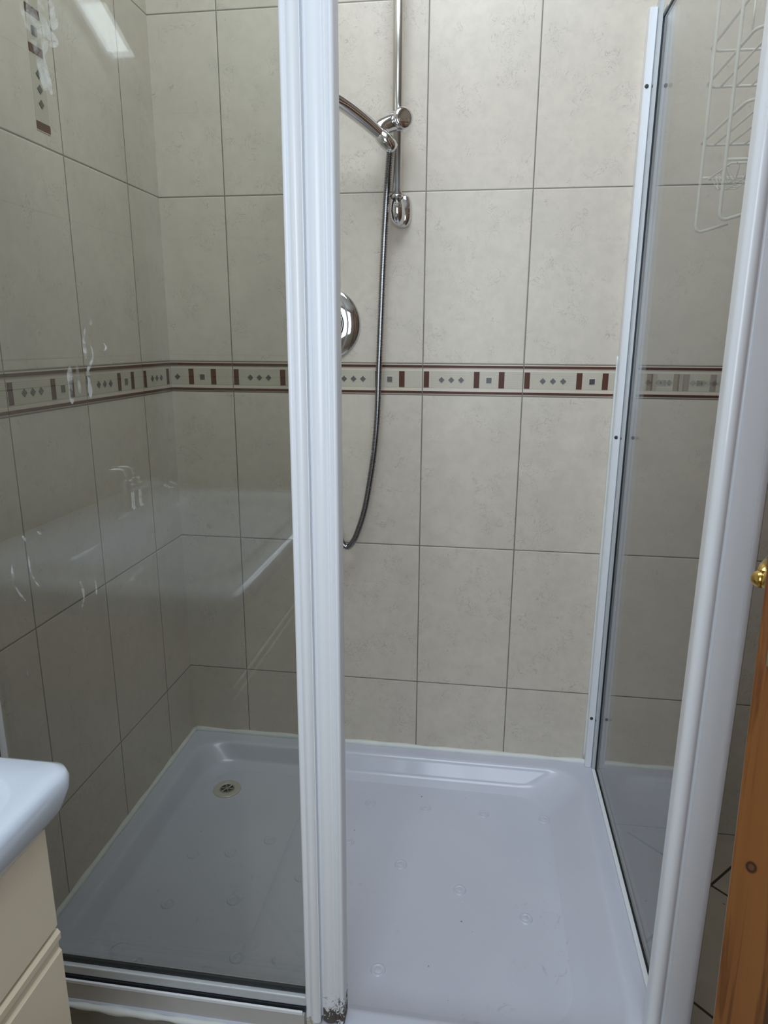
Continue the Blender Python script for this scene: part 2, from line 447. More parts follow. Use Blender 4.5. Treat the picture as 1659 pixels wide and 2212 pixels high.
bm = bmesh.new(); f = .04
for b in ((W3['x0'], W3['x0']+f), (W3['x1']-f, W3['x1']), (.73, .77)): box(bm, b[0], b[1], YB-.04, YB-.005, W3['z0'], W3['z1'])
for x0, x1 in ((W3['x0']+f, .73), (.77, W3['x1']-f)):
    box(bm, x0, x1, YB-.04, YB-.005, W3['z0'], W3['z0']+f); box(bm, x0, x1, YB-.04, YB-.005, W3['z1']-f, W3['z1'])
rel(link('window_frame', bm, 'white_alu'), e)
rel(obox('window_pane', 'winglass', (W3['x0']+.01, W3['x1']-.01, YB-.025, YB-.02, W3['z0']+.01, W3['z1']-.01)), e)

# ------------------------------------------------------------------ patterned border on the tiles
BM_M = ['band_light', 'bandmesh', 'brown', 'metal_grey', 'black_inset']
def rect(bm, fn, s0, s1, t0, t1, h, mi, lo, hi):
    s0, s1 = max(s0, lo), min(s1, hi)
    if s1 - s0 < .0005: return
    poly3(bm, fn, [(s0, t0), (s1, t0), (s1, t1), (s0, t1)], 0, h, mi)
def border(bm, fn, start, lo, hi, dark_last=None):
    s = start; G = .0013
    while s < hi:
        a, b = max(s+G, lo), min(s+TW-G, hi)
        if b > a:
            rect(bm, fn, a, b, .0012, BH-.0012, .0004, 0, lo, hi)
            rect(bm, fn, a, b, .0185, .0600, .0008, 1, lo, hi)
            rect(bm, fn, a, b, .0042, .0100, .0026, 2, lo, hi)
            rect(bm, fn, a, b, .0685, .0745, .0026, 2, lo, hi)
            rect(bm, fn, s+.0030, s+.0162, .0195, .0592, .0016, 2, lo, hi)
            rect(bm, fn, s+.1285, s+.1422, .0195, .0592, .0016, 2, lo, hi)
            rect(bm, fn, s+.1900, s+.2040, .0195, .0592, .0016, 2, lo, hi)
            for c in (.0477, .0722, .0968):
                c += s
                if c-.008 > lo and c+.008 < hi:
                    poly3(bm, fn, [(c-.0075, .0385), (c, .031), (c+.0075, .0385), (c, .046)], 0, .0018, 3)
            c = s+.1660
            if c-.008 > lo and c+.008 < hi:
                rect(bm, fn, c-.0078, c+.0078, .0312, .0470, .0012, 0, lo, hi)
                rect(bm, fn, c-.0066, c+.0066, .0320, .0452, .0020, 4 if (dark_last and abs(s-dark_last) < .01) else 3, lo, hi)
        s += TW
bm = bmesh.new(); border(bm, lambda s, t, h: (s, -h, t), X1-TW, .0005, XR-.001, dark_last=X1+3*TW)
link('border_tiles', bm, BM_M, wb)
bm = bmesh.new(); border(bm, lambda s, t, h: (h, s, t), -Y1-3*TW, -.90, -.003)
# the upright patterned insert on the second tile
fn = lambda s, t, h: (h, t, s)
z0 = .4787+.0250
Yc = -.4635
rect(bm, fn, z0, z0+.25, Yc-.020, Yc+.020, .0006, 1, 0, 2)
for a, b in ((.0030, .0162), (.1285, .1422), (.1900, .2040)): rect(bm, fn, z0+a, z0+b, Yc-.020, Yc+.020, .0014, 2, 0, 2)
for c in (.0477, .0722, .0968): poly3(bm, fn, [(z0+c-.0075, Yc), (z0+c, Yc-.0075), (z0+c+.0075, Yc), (z0+c, Yc+.0075)], 0, .0018, 3)
rect(bm, fn, z0+.159, z0+.173, Yc-.007, Yc+.007, .0018, 3, 0, 2)
link('border_tiles', bm, BM_M, wl)

# ------------------------------------------------------------------ shower tray
TX1, TY1, RIM, BASE = 1.186, -.872, -1.010, -1.068
tray = tag(empty('shower_tray', (.6, -.43, FLOOR)), 'white acrylic shower tray with rounded recess on the floor in the tiled corner', 'shower tray')
def rrect(x0, x1, y0, y1, r, n=10):
    pts = []
    for cx, cy, a0 in ((x1-r, y1-r, 0), (x0+r, y1-r, PI/2), (x0+r, y0+r, PI), (x1-r, y0+r, 1.5*PI)):
        for k in range(n+1):
            a = a0+PI/2*k/n; pts.append((cx+r*math.cos(a), cy+r*math.sin(a)))
    return pts
bm = bmesh.new(); rings = []
def ring(x0, x1, y0, y1, r, z): rings.append([bm.verts.new((x, y, z)) for x, y in rrect(x0, x1, y0, y1, r)])
OUT = (.0, TX1, TY1, -.0)
ring(.001, TX1, TY1, -.001, .004, -1.10)
ring(.001, TX1, TY1, -.001, .004, RIM-.006)
ring(.003, TX1-.002, TY1+.002, -.003, .005, RIM-.001)
ring(.007, TX1-.006, TY1+.006, -.007, .006, RIM)
IN = (.050, 1.118, -.815, -.050)
ring(IN[0]-.010, IN[1]+.010, IN[2]-.010, IN[3]+.010, .085, RIM)
ring(IN[0]-.003, IN[1]+.003, IN[2]-.003, IN[3]+.003, .082, RIM-.0015)
ring(IN[0]+.003, IN[1]-.003, IN[2]+.003, IN[3]-.003, .080, RIM-.007)
for k in range(1, 8):
    t = k/7; d = .045*t**1.0
    z = RIM-.007-(.036)*t
    ring(IN[0]+.003+d*.55, IN[1]-.003-d*1.1, IN[2]+.003+d*.5, IN[3]-.003-d*.45, .080+.02*t, z)
b0 = (IN[0]+.003+.045*.55, IN[1]-.003-.045*1.1, IN[2]+.003+.045*.5, IN[3]-.003-.045*.45)
for k in range(1, 6):
    a = k/5*PI/2; q = .028*math.sin(a); dz = .015*(1-math.cos(a))
    ring(b0[0]+q, b0[1]-q, b0[2]+q, b0[3]-q, .10-.3*q, RIM-.043-.015*math.sin(a)**1.0)
for a, b in zip(rings, rings[1:]):
    n = len(a)
    for i in range(n): bm.faces.new((a[i], a[(i+1) % n], b[(i+1) % n], b[i]))
bm.faces.new(rings[-1])
tb = link('tray_basin', bm, 'tray', smooth=True)
rel(tb, tray)
DR = Vector((.169, -.189, BASE))
for k, ang in enumerate((0, -22.5, -45, -67.5, -88)):
    for r in ((.40, .548, .70, .855) if k < 2 else (.25, .40, .548, .70) if k == 2 else (.25, .40, .55)):
        px, py = DR.x+r*math.cos(math.radians(ang)), DR.y+r*math.sin(math.radians(ang))
        if not (.12 < px < 1.03 and -.76 < py < -.10): continue
        bm = bmesh.new()
        lathe(bm, [(.0150, 0), (.0136, .0020), (.0118, .0025), (.0100, .0014), (.0082, .0006), (.0060, .0018), (.003, .0024), (0, .0024)], T(px, py, BASE), 28)
        rel(link('grip_dimple', bm, 'tray', smooth=True), tray)
# drain
dr = tag(empty('drain_cover', DR), 'round shower drain with pale ring and dark grated centre in the tray corner', 'drain')
bm = bmesh.new(); lathe(bm, [(.038, 0), (.038, .0015), (.036, .003), (.022, .0035), (.020, .002), (.0195, -.0)], seg=48); link('drain_ring', bm, 'trapring', dr, smooth=True)
bm = bmesh.new(); lathe(bm, [(.0195, .0008), (0, .0008)], seg=32)
link('drain_well', bm, 'screw', dr)
bm = bmesh.new()
lathe(bm, [(.0195, .0012), (.0195, .003), (.017, .0035), (.016, .0012)], seg=40)
for k in range(6):
    a = k*PI/3; p = Vector((math.cos(a), math.sin(a), 0)); tube(bm, [p*.004+Vector((0, 0, .0028)), p*.017+Vector((0, 0, .0028))], .0013, 8)
lathe(bm, [(.006, .001), (.006, .004), (0, .0046)], seg=20)
link('drain_grate', bm, 'chrome', dr, smooth=False)

# sealant beads and tiled plinth
def bead(name, p0, p1, r, label, amp=.35):
    bm = bmesh.new(); p0, p1 = Vector(p0), Vector(p1); n = 60
    ph = random.random()*9
    tube(bm, [p0.lerp(p1, i/n) for i in range(n+1)], r, 10, rfun=lambda i, t: r*(1+amp*(.5*math.sin(t*23+ph)+.5*math.sin(t*61+2*ph))))
    return struct(link(name, bm, 'silicone', smooth=True), label, 'trim')
bead('trim_1', (.004, -.003, RIM+.001), (1.165, -.003, RIM+.001), .0085, 'white silicone bead where the tray meets the back wall', .25)
bead('trim_2', (.003, -.86, RIM+.001), (.003, -.004, RIM+.001), .0075, 'white silicone bead where the tray meets the left wall', .25)
bead('trim_3', (.01, TY1-.003, RIM-.010), (.62, TY1-.003, RIM-.010), .0060, 'uneven white silicone bead along the front edge of the tray', .35)
bead('trim_4', (1.1440, -.002, -.995), (1.1430, -.002, .10), .0028, 'thin silicone line beside the wall profile', .3)
bm = bmesh.new()
box(bm, .0, TX1-.004, TY1-.002, TY1+.02, FLOOR, -1.03); box(bm, TX1-.02, TX1-.002, TY1+.02, 0, FLOOR, -1.03)
M['plinth'] = simple('grey_tile', (.27, .265, .25), .4, noise=.12, nscale=20)
struct(link('trim_5', bm, 'plinth'), 'grey tiled plinth under the shower tray', 'trim')

# ------------------------------------------------------------------ front panels
def ribbed(x0, x1, yf, yb, ribs):
    """plan outline of an aluminium stile: flat back, front face with rounded ribs; ribs = list of (x0,x1,height) fractions"""
    w = x1-x0; pts = [(x0, yb), (x0, yf)]
    for a, b, h in ribs:
        for k in range(9):
            t = k/8; x = x0+w*(a+(b-a)*t); y = yf-h*math.sin(PI*t)**.8
            pts.append((x, y))
    pts += [(x1, yf), (x1, yb)]
    out = [pts[0]]
    for p in pts[1:]:
        if abs(p[0]-out[-1][0])+abs(p[1]-out[-1][1]) > 1e-5: out.append(p)
    return out
ZT = .82
fp = tag(empty('fixed_glass_panel', (.28, -.848, RIM)), 'fixed clear glass shower panel in white frame, nearest the washbasin', 'shower panel')
FPL = ribbed(.565, .5905, -.858, -.836, [(.0, .30, .0025), (.30, .96, .0055)])
bm = bmesh.new(); prism(bm, FPL, RIM+.001, ZT); o = link('stile', bm, 'alu_stain', smooth='angle'); rel(o, fp)
bm = bmesh.new(); prism(bm, ribbed(.001, .034, -.858, -.815, [(.1, .9, .002)]), RIM+.002, ZT); rel(link('wall_profile', bm, 'white_alu'), fp)
bm = bmesh.new(); prism(bm, [(.034, -.852), (.040, -.852), (.040, -.838), (.034, -.838)], RIM+.004, ZT); rel(link('wall_seal', bm, 'gasket'), fp)
rel(obox('glass_pane', 'glass', (.036, .567, -.8505, -.8455, -.9495, ZT-.02)), fp)
# bottom rail: aluminium channel, black strip standing in for the shaded gap, white sill
rel(obox('bottom_rail', 'alu', (.036, .566, -.861, -.836, -.9685, -.9500), bevel=.002), fp)
rel(obox('glass_seal', 'gasket', (.038, .565, -.8535, -.8425, -.9498, -.9465)), fp)
rel(obox('rail_gap_shade', 'gasket', (.036, .566, -.8635, -.836, -.9775, -.9690)), fp)
bm = bmesh.new()
# sill profile extruded along X
prof = [(-.8700, RIM+.0005), (-.8700, -.9780), (-.8675, -.9780), (-.8360, -.9780), (-.8360, RIM+.0005)]
a = [bm.verts.new((.030, y, z)) for y, z in prof]; b = [bm.verts.new((.5645, y, z)) for y, z in prof]
for i in range(5): bm.faces.new((a[i], a[(i+1) % 5], b[(i+1) % 5], b[i]))
bm.faces.new(a); bm.faces.new(b[::-1])
rel(link('sill', bm, 'sill_shaded'), fp)
rel(obox('sill_lip', 'white_alu', (.030, .562, -.8705, -.8665, -.9778, -.9705), bevel=.0012), fp)
rel(obox('head_rail', 'white_alu', (.036, .64, -.862, -.810, ZT, ZT+.03), bevel=.003), fp)

sd = tag(empty('sliding_shower_door', (.35, -.826, RIM)), 'sliding shower door pushed behind the fixed panel, white stile with corroded foot', 'shower door')
SDL = ribbed(.5935, .6305, -.850, -.822, [(.04, .60, .0040), (.60, .78, .0030), (.78, 1., .0040)])
bm = bmesh.new(); prism(bm, SDL, RIM+.004, ZT-.002); rel(link('stile', bm, 'alu_rust', smooth='angle'), sd)
rel(obox('glass_pane', 'glass', (.046, .596, -.8285, -.8235, -.985, ZT-.012)), sd)
rel(obox('edge_seal', 'white_alu', (.5905, .5935, -.846, -.826, RIM+.01, ZT-.01)), sd)

# soap streaks on the glass of the fixed panel
def streak(pts, w, y=-.8507):
    """pts: (x, z) on the glass"""
    bm = bmesh.new(); P = catmull([(x, 0, z) for x, z in pts], 6); n = len(P)
    A, B = [], []
    for i, p in enumerate(P):
        t = (P[min(i+1, n-1)]-P[max(i-1, 0)]).normalized(); nn = Vector((t.z, 0, -t.x))
        k = i/(n-1); ww = w*(.15+.85*math.sin(PI*k)**.7)*(1+.3*math.sin(9*k+x_seed(pts)))
        A.append(bm.verts.new((p.x+nn.x*ww, y, p.z+nn.z*ww))); B.append(bm.verts.new((p.x-nn.x*ww, y, p.z-nn.z*ww)))
    for i in range(n-1): bm.faces.new((A[i], A[i+1], B[i+1], B[i]))
    rel(link('soap_streak', bm, 'smear'), fp)
def x_seed(p): return p[0][0]*50
# (x, z) metres on the pane, half width
STREAKS = [
 ([(0.24, 0.545), (0.243, 0.525), (0.245, 0.498), (0.25, 0.467), (0.253, 0.443)], 0.00558),
 ([(0.256, 0.544), (0.259, 0.527), (0.264, 0.508), (0.267, 0.499)], 0.00496),
 ([(0.27, 0.543), (0.273, 0.523), (0.273, 0.51)], 0.00558),
 ([(0.264, 0.508), (0.271, 0.502), (0.273, 0.496), (0.264, 0.494)], 0.00434),
 ([(0.248, 0.539), (0.25, 0.514), (0.252, 0.488), (0.256, 0.462), (0.261, 0.438)], 0.00496),
 ([(0.245, 0.498), (0.248, 0.491), (0.249, 0.487)], 0.0031),
 ([(0.259, 0.534), (0.26, 0.513), (0.259, 0.495), (0.254, 0.483)], 0.00434),
 ([(0.231, 0.545), (0.233, 0.53), (0.237, 0.513)], 0.00248),
 ([(0.286, 0.163), (0.284, 0.152)], 0.00186),
 ([(0.276, 0.154), (0.272, 0.13), (0.273, 0.107)], 0.00223),
 ([(0.281, 0.128), (0.283, 0.11), (0.276, 0.096), (0.271, 0.087)], 0.00186),
 ([(0.258, 0.099), (0.258, 0.078), (0.259, 0.059)], 0.00248),
 ([(0.301, 0.129), (0.304, 0.123), (0.301, 0.118)], 0.00124),
 ([(0.247, 0.097), (0.245, 0.072), (0.245, 0.044)], 0.00434),
 ([(0.274, 0.091), (0.274, 0.072), (0.274, 0.053)], 0.0031),
 ([(0.117, -0.203), (0.116, -0.228), (0.122, -0.247), (0.133, -0.262)], 0.00211),
 ([(0.147, -0.187), (0.147, -0.211), (0.152, -0.226), (0.159, -0.237)], 0.00186),
 ([(0.225, -0.216), (0.23, -0.235), (0.231, -0.25), (0.226, -0.267)], 0.00198),
 ([(0.252, -0.216), (0.253, -0.232), (0.252, -0.247)], 0.00149),
 ([(0.141, -0.156), (0.146, -0.165)], 0.00248),
 ([(0.166, -0.148), (0.173, -0.152)], 0.00186),
 ([(0.119, -0.382), (0.12, -0.39)], 0.00211),
]
for pts, w in STREAKS: streak(pts, w)

# ------------------------------------------------------------------ side panel, corner post, wall profile
sp_ = tag(empty('side_glass_panel', (1.17, -.42, RIM)), 'clear glass side panel running from the back wall to the white corner post', 'shower panel')
bm = bmesh.new()
prism(bm, [(1.1450, -.001), (1.1450, -.024), (1.1475, -.027), (1.1600, -.027), (1.1620, -.024), (1.1620, -.001)], RIM+.001, ZT+.005)
rel(link('wall_profile', bm, 'white_alu'), sp_)
bm = bmesh.new()
prism(bm, [(1.1625, -.001), (1.1625, -.040), (1.1640, -.042), (1.1690, -.042), (1.1690, -.001)], RIM+.001, ZT+.02)
rel(link('inner_profile', bm, 'alu'), sp_)
bm = bmesh.new()
prism(bm, [(1.1690, -.012), (1.1690, -.044), (1.1775, -.044), (1.1775, -.012)], RIM+.003, ZT-.015)
rel(link('profile_seal', bm, 'gasket'), sp_)
rel(obox('outer_profile', 'white_alu', (1.1780, 1.1850, -.040, -.001, RIM+.001, ZT+.005)), sp_)
rel(obox('glass_pane', 'glass', (1.1710, 1.1760, -.800, -.040, RIM+.006, .797)), sp_)
rel(obox('top_seal', 'gasket', (1.1695, 1.1775, -.790, -.0445, .7975, .803)), sp_)
rel(obox('base_seal', 'gasket', (1.1697, 1.1773, -.790, -.0445, RIM+.0015, RIM+.0055)), sp_)
rel(obox('base_profile', 'white_alu', (1.1600, 1.1690, -.790, -.0430, RIM+.001, RIM+.0075), bevel=.0015), sp_)
for z in (.674, -.093, -.859):
    bm = bmesh.new(); lathe(bm, [(.0042, -.0005), (.0042, .0010), (.002, .0016), (0, .0008)], T(1.151, -.027, z) @ ALIGN_NY, 20)
    rel(link('screw', bm, 'screw', smooth=True), sp_)
    bm = bmesh.new(); lathe(bm, [(.0030, -.0005), (.0030, .0008), (0, .0008)], dirm((1.1625, -.032, z-.002), (-1, 0, 0)), 16)
    rel(link('screw', bm, 'screw'), sp_)
# corner post
PX = 1.136
post = [(PX+.004, -.772)]
for k in range(13):
    a = PI-PI*k/12; post.append((PX+.0115+.0115*math.cos(a), -.800-.011*math.sin(a)))
post += [(PX+.0250, -.799), (PX+.0275, -.800), (PX+.0285, -.803), (PX+.0600, -.803), (PX+.0603, -.8015), (PX+.0613, -.8015), (PX+.0616, -.803), (PX+.0690, -.8025), (PX+.0710, -.800), (PX+.0715, -.772)]
bm = bmesh.new(); prism(bm, post, RIM+.0005, ZT+.02)
rel(link('corner_post', bm, 'white_alu', smooth='angle'), sp_)

# ------------------------------------------------------------------ riser rail, holder, handset, hose, valve
RX, RY = .609, -.058
rr = tag(empty('shower_riser_rail', (RX, 0, .434)), 'vertical chrome shower riser rail with oval wall bracket, fixed to back wall', 'shower rail')
bm = bmesh.new(); tube(bm, [(RX, RY, .455), (RX, RY, 1.12)], .0118, 28, cap=True); rel(link('rail_tube', bm, 'steel', smooth=True), rr)
def bracket(z, sgn):
    bm = bmesh.new()
    # oval plate
    fnp = []
    for sc, h in ((1, .001), (1, .010), (.97, .014), (.86, .0185), (.6, .021), (.0, .022)):
        fnp.append((sc, h))
    rings = []
    for sc, h in fnp:
        rg = []
        for k in range(36):
            a = 2*PI*k/36; ca, sa = math.cos(a), math.sin(a)
            x = .0225*sc*math.copysign(abs(ca)**.75, ca); z_ = .038*sc*math.copysign(abs(sa)**.75, sa)
            rg.append(bm.verts.new((RX+.007+x, -h, z+z_)))
        rings.append(rg)
    for a, b in zip(rings, rings[1:]):
        for k in range(36): bm.faces.new((a[k], a[(k+1) % 36], b[(k+1) % 36], b[k]))
    rel(link('bracket_plate', bm, 'chrome', smooth=True), rr)
    bm = bmesh.new()
    # rounded shoe that carries the tube end
    rings = []
    for t, wx, wy in ((0, .0145, .0150), (.25, .0165, .0185), (.5, .0180, .022), (.75, .0165, .021), (.92, .011, .015), (1, .002, .004)):
        zz = z + sgn*(.022-.060*t); yc = RY+.013+.010*t
        rings.append([bm.verts.new((RX-.001+.002*t+wx*math.cos(2*PI*k/28), yc+wy*math.sin(2*PI*k/28)*1.0, zz)) for k in range(28)])
    for a, b in zip(rings, rings[1:]):
        for k in range(28): bm.faces.new((a[k], a[(k+1) % 28], b[(k+1) % 28], b[k]))
    bm.faces.new(rings[0]); bm.faces.new(rings[-1])
    rel(link('bracket_shoe', bm, 'chrome', smooth=True), rr)
    bm = bmesh.new(); lathe(bm, [(.0150, 0), (.0158, .001), (.0158, .004), (.0150, .005)], T(RX, RY, z+sgn*.020), 32)
    rel(link('bracket_collar', bm, 'chrome', smooth=True), rr)
bracket(.435, 1); bracket(1.12, -1)
# sliding holder
hd = tag(empty('handset_holder', (RX, RY, .615)), 'chrome sliding holder with round knob clamped on the riser rail', 'holder')
HZ = .612
bm = bmesh.new(); lathe(bm, [(.0115, -.020), (.0170, -.020), (.0182, -.017), (.0182, .017), (.0170, .020), (.0115, .020)], T(RX, RY, HZ), 32)
rel(link('clamp', bm, 'chrome', smooth=True), hd)
bm = bmesh.new(); dm = dirm((RX+.006, RY-.010, HZ+.001), (.52, -.85, .05))
lathe(bm, [(.013, 0), (.0165, .004), (.0215, .008), (.0230, .014), (.0230, .021), (.0215, .025), (.016, .0268), (0, .0275)], dm, 36)
rel(link('knob', bm, 'chrome', smooth=True), hd)
bm = bmesh.new(); tube(bm, catmull([(RX+.006, RY-.006, HZ+.001), (RX-.012, RY-.018, HZ-.004), (RX-.030, RY-.030, HZ-.016), (RX-.036, RY-.036, HZ-.028)], 5), .0175, 24, squash=(1.1, .95))
rel(link('holder_arm', bm, 'chrome', smooth=True), hd)
# handset
hs = tag(empty('shower_handset', (.58, -.095, .575)), 'chrome hand shower resting in the holder, head hidden behind the door stiles', 'hand shower')
HP = [(.5935, -.100, .560), (.575, -.108, .577), (.540, -.128, .603), (.505, -.152, .624), (.475, -.176, .637), (.450, -.195, .641)]
Pc = catmull(HP, 8)
bm = bmesh.new(); tube(bm, Pc, .012, 20, rfun=lambda i, t: .0122+.0038*math.sin(PI*min(1, t*1.1))+.003*t, squash=(.85, 1.05))
rel(link('handle', bm, 'chrome', smooth=True), hs)
hm = dirm((.4385, -.205, .640), (-.30, -.25, -.92))
bm = bmesh.new(); lathe(bm, [(0, -.020), (.016, -.018), (.030, -.010), (.037, .000), (.0385, .006), (.0375, .012), (.034, .014)], hm, 40)
rel(link('head_shell', bm, 'chrome', smooth=True), hs)
bm = bmesh.new(); lathe(bm, [(.034, .0120), (.034, .0142), (.030, .0150), (.012, .0150), (.010, .0140), (0, .0140)], hm, 40)
rel(link('spray_face', bm, 'dark_plastic', smooth=True), hs)
d0 = (Vector(HP[0])-Vector(HP[1])).normalized()
bm = bmesh.new(); lathe(bm, [(.0120, -.026), (.0160, -.024), (.0172, -.006), (.0158, .010), (.0125, .018), (.008, .020)], dirm(Vector(HP[0]), d0), 28)
rel(link('cone_ferrule', bm, 'chrome', smooth=True), hs)
# hose
ho = tag(empty('shower_hose', (.56, -.06, .2)), 'long flexible ribbed metal shower hose hanging in a loop', 'hose')
HS = [(.5985, -.098, .549), (.5935, -.084, .52), (.587, -.066, .470), (.580, -.052, .382), (.5745, -.046, .28), (.570, -.042, .173), (.5655, -.040, .06), (.562, -.040, -.051), (.554, -.041, -.145), (.542, -.042, -.229), (.529, -.045, -.300), (.511, -.048, -.358), (.498, -.050, -.385), (.484, -.050, -.398), (.470, -.049, -.385), (.459, -.047, -.350), (.450, -.044, -.300), (.444, -.040, -.240), (.440, -.036, -.190)]
Pc = catmull(HS, 60)
# resample finely so that the coils show
acc = [0]
for i in range(1, len(Pc)): acc.append(acc[-1]+(Pc[i]-Pc[i-1]).length)
L = acc[-1]; STEP = .0009; n = int(L/STEP); Q = []; j = 0
for i in range(n+1):
    s = i*L/n
    while j < len(acc)-2 and acc[j+1] < s: j += 1
    Q.append(Pc[j].lerp(Pc[j+1], (s-acc[j])/max(1e-9, acc[j+1]-acc[j])))
bm = bmesh.new(); tube(bm, Q, .0072, 14, rfun=lambda i, t: .0084 if i % 4 in (1, 2) else .0064)
rel(link('ribbed_hose', bm, 'hose', smooth=False), ho)
bm = bmesh.new(); lathe(bm, [(.0075, -.010), (.0100, -.009), (.0105, .012), (.0085, .014)], dirm(HS[-1], (-.1, .1, 1)), 24)
rel(link('hose_nut', bm, 'chrome', smooth=True), ho)
# wall outlet behind the stiles
wo = tag(empty('wall_outlet', (.437, 0, -.165)), 'small chrome wall outlet feeding the hose behind the door stiles', 'outlet')
bm = bmesh.new(); lathe(bm, [(.026, .0005), (.026, .004), (.022, .010), (.013, .014), (.012, .038), (.010, .042), (0, .042)], T(.437, 0, -.160) @ ALIGN_NY, 32)
rel(link('outlet_elbow', bm, 'chrome', smooth=True), wo)
bm = bmesh.new(); lathe(bm, [(.0095, -.018), (.0105, -.017), (.0105, .004), (0, .008)], T(.4385, -.034, -.160), 24)
rel(link('outlet_spigot', bm, 'chrome', smooth=True), wo)
# mixer valve
VX, VZ = .4225, .174
mv = tag(empty('shower_mixer_valve', (VX, 0, VZ)), 'round chrome concealed mixer valve on the back wall, half hidden by stiles', 'mixer valve')
bm = bmesh.new(); lathe(bm, [(.0895, .0008), (.0905, .003), (.0885, .0065), (.083, .0095), (.068, .0135), (.055, .0160), (.050, .0162)], ALIGN_NY, 72)
link('face_plate', bm, 'chrome', mv, smooth=True)
bm = bmesh.new(); lathe(bm, [(.050, .012), (.0505, .019), (.048, .021), (.0475, .023)], ALIGN_NY, 56); link('shadow_ring', bm, 'dark_plastic', mv, smooth=True)
bm = bmesh.new(); lathe(bm, [(.0475, .018), (.0500, .024), (.0505, .040), (.048, .052), (.042, .060), (.030, .0655), (.014, .068), (0, .0685)], ALIGN_NY, 56)
link('control_knob', bm, 'chrome', mv, smooth=True)
bm = bmesh.new(); tube(bm, catmull([(0, -.056, -.010), (.004, -.066, -.035), (.006, -.070, -.062), (.006, -.068, -.080)], 6), .010, 18, squash=(1, .7), rfun=lambda i, t: .013-.004*t)
link('lever', bm, 'chrome', mv, smooth=True)

# ------------------------------------------------------------------ wire caddy hung outside the side glass
cd = tag(empty('wire_shower_caddy', (1.24, -.38, .34)), 'white wire shower caddy with two shelves hung over the side glass', 'caddy')
CX = 1.211; Yf, Yn = -.302, -.440
for y in (Yf, Yn):
    pts = [(1.2670, y, .354), (CX+.004, y, .338), (CX, y, .352), (CX, y, .818), (1.160, y, .818), (1.160, y, .765)]
    pts = [(1.2680, y, .351), (CX, y, .334), (CX, y, .815), (1.158, y, .815), (1.158, y, .770)]
    bm = bmesh.new(); tube(bm, fillet(pts, .016, 6), .0030, 12); rel(link('hanger_rod', bm, 'wire', smooth=True), cd)
def shelf(z, rail, yf=-.245, yn=-.512, x1=1.325):
    x0 = CX+.005
    e0 = [(x0, yf+0, z), (x1, yf, z), (x1, yn, z), (x0, yn, z)]
    def loop(zz, r):
        pts = []
        for x, y in rrect(x0, x1, yn, yf, .022, 5): pts.append((x, y, zz))
        pts.append(pts[0]); pts.append(pts[1])
        tube(bm, pts, r, 10)
    bm = bmesh.new(); loop(z, .0026)
    if rail: loop(z+rail, .0026)
    nsl = 4
    for k in range(1, nsl): x = x0+(x1-x0)*k/nsl; tube(bm, [(x, yf, z-.001), (x, yn, z-.001)], .0019, 8)
    if rail:
        for x, y in ((x0, yf-.03), (x0, yn+.03), (x1, yf-.03), (x1, yn+.03)): tube(bm, [(x, y, z), (x, y, z+rail)], .0017, 8)
    rel(link('wire_shelf', bm, 'wire', smooth=True), cd)
shelf(.5005, 0); shelf(.600, .060)
bm = bmesh.new()
bx0, bx1, by0, by1, bz0, bz1 = CX+.005, 1.272, -.455, -.335, .402, .422
pl = [(bx0, by0, bz1), (bx1, by0, bz1), (bx1, by1, bz1), (bx0, by1, bz1), (bx0, by0, bz1), (bx0+.01, by0, bz1)]
tube(bm, pl, .0019, 8)
for k in range(1, 8):
    y = by0+(by1-by0)*k/8; tube(bm, [(bx0, y, bz1), (bx0+.012, y, bz0), (bx1-.012, y, bz0), (bx1, y, bz1)], .0012, 8)
for k in range(1, 4):
    x = bx0+(bx1-bx0)*k/4; tube(bm, [(x, by0, bz1), (x, by0+.014, bz0-.001), (x, by1-.014, bz0-.001), (x, by1, bz1)], .0012, 8)
rel(link('soap_basket', bm, 'wire', smooth=True), cd)
bm = bmesh.new(); tube(bm, [(CX, -.440, .431), (1.33, -.440, .431)], .0026, 10); tube(bm, [(CX, -.302, .431), (1.33, -.302, .431)], .0026, 10); tube(bm, [(1.33, -.440, .431), (1.33, -.302, .431)], .0026, 10)
rel(link('towel_bar', bm, 'wire', smooth=True), cd)

# ------------------------------------------------------------------ washbasin and vanity unit
BX1, BY1, BY0, BZ = .369, -1.110, -2.05, -.345
bs = tag(empty('washbasin', (.0, -1.55, BZ-.06)), 'white ceramic washbasin with rounded corner on the cream vanity unit', 'washbasin')
bm = bmesh.new(); rings = []
def br(inx, z, r, flat=0): rings.append([bm.verts.new((x, y, z)) for x, y in rrect(-.33+inx, BX1-inx, BY0+inx, BY1-inx, r, 8)])
br(.030, BZ-.060, .02); br(.016, BZ-.058, .026); br(.007, BZ-.045, .028); br(.001, BZ-.024, .026); br(.001, BZ-.012, .024); br(.004, BZ-.004, .022); br(.012, BZ, .02)
def ri(x0, x1, y0, y1, r, z): rings.append([bm.verts.new((x, y, z)) for x, y in rrect(x0, x1, y0, y1, r, 8)])
ri(-.10, .31, -1.93, -1.22, .08, BZ); ri(-.095, .304, -1.925, -1.225, .08, BZ-.010); ri(-.06, .26, -1.88, -1.28, .09, BZ-.050); ri(.04, .17, -1.70, -1.45, .05, BZ-.057)
for a, b in zip(rings, rings[1:]):
    n = len(a)
    for i in range(n): bm.faces.new((a[i], a[(i+1) % n], b[(i+1) % n], b[i]))
bm.faces.new(rings[0]); bm.faces.new(rings[-1])
rel(link('basin_body', bm, 'ceramic', smooth=True), bs)
tp = tag(empty('basin_tap', (-.18, -1.74, BZ)), 'chrome basin mixer tap standing on the washbasin', 'tap')
bm = bmesh.new(); lathe(bm, [(.026, 0), (.026, .006), (.021, .010), (.021, .085), (.019, .092), (0, .094)], Matrix(), 28); link('tap_body', bm, 'chrome', tp, smooth=True)
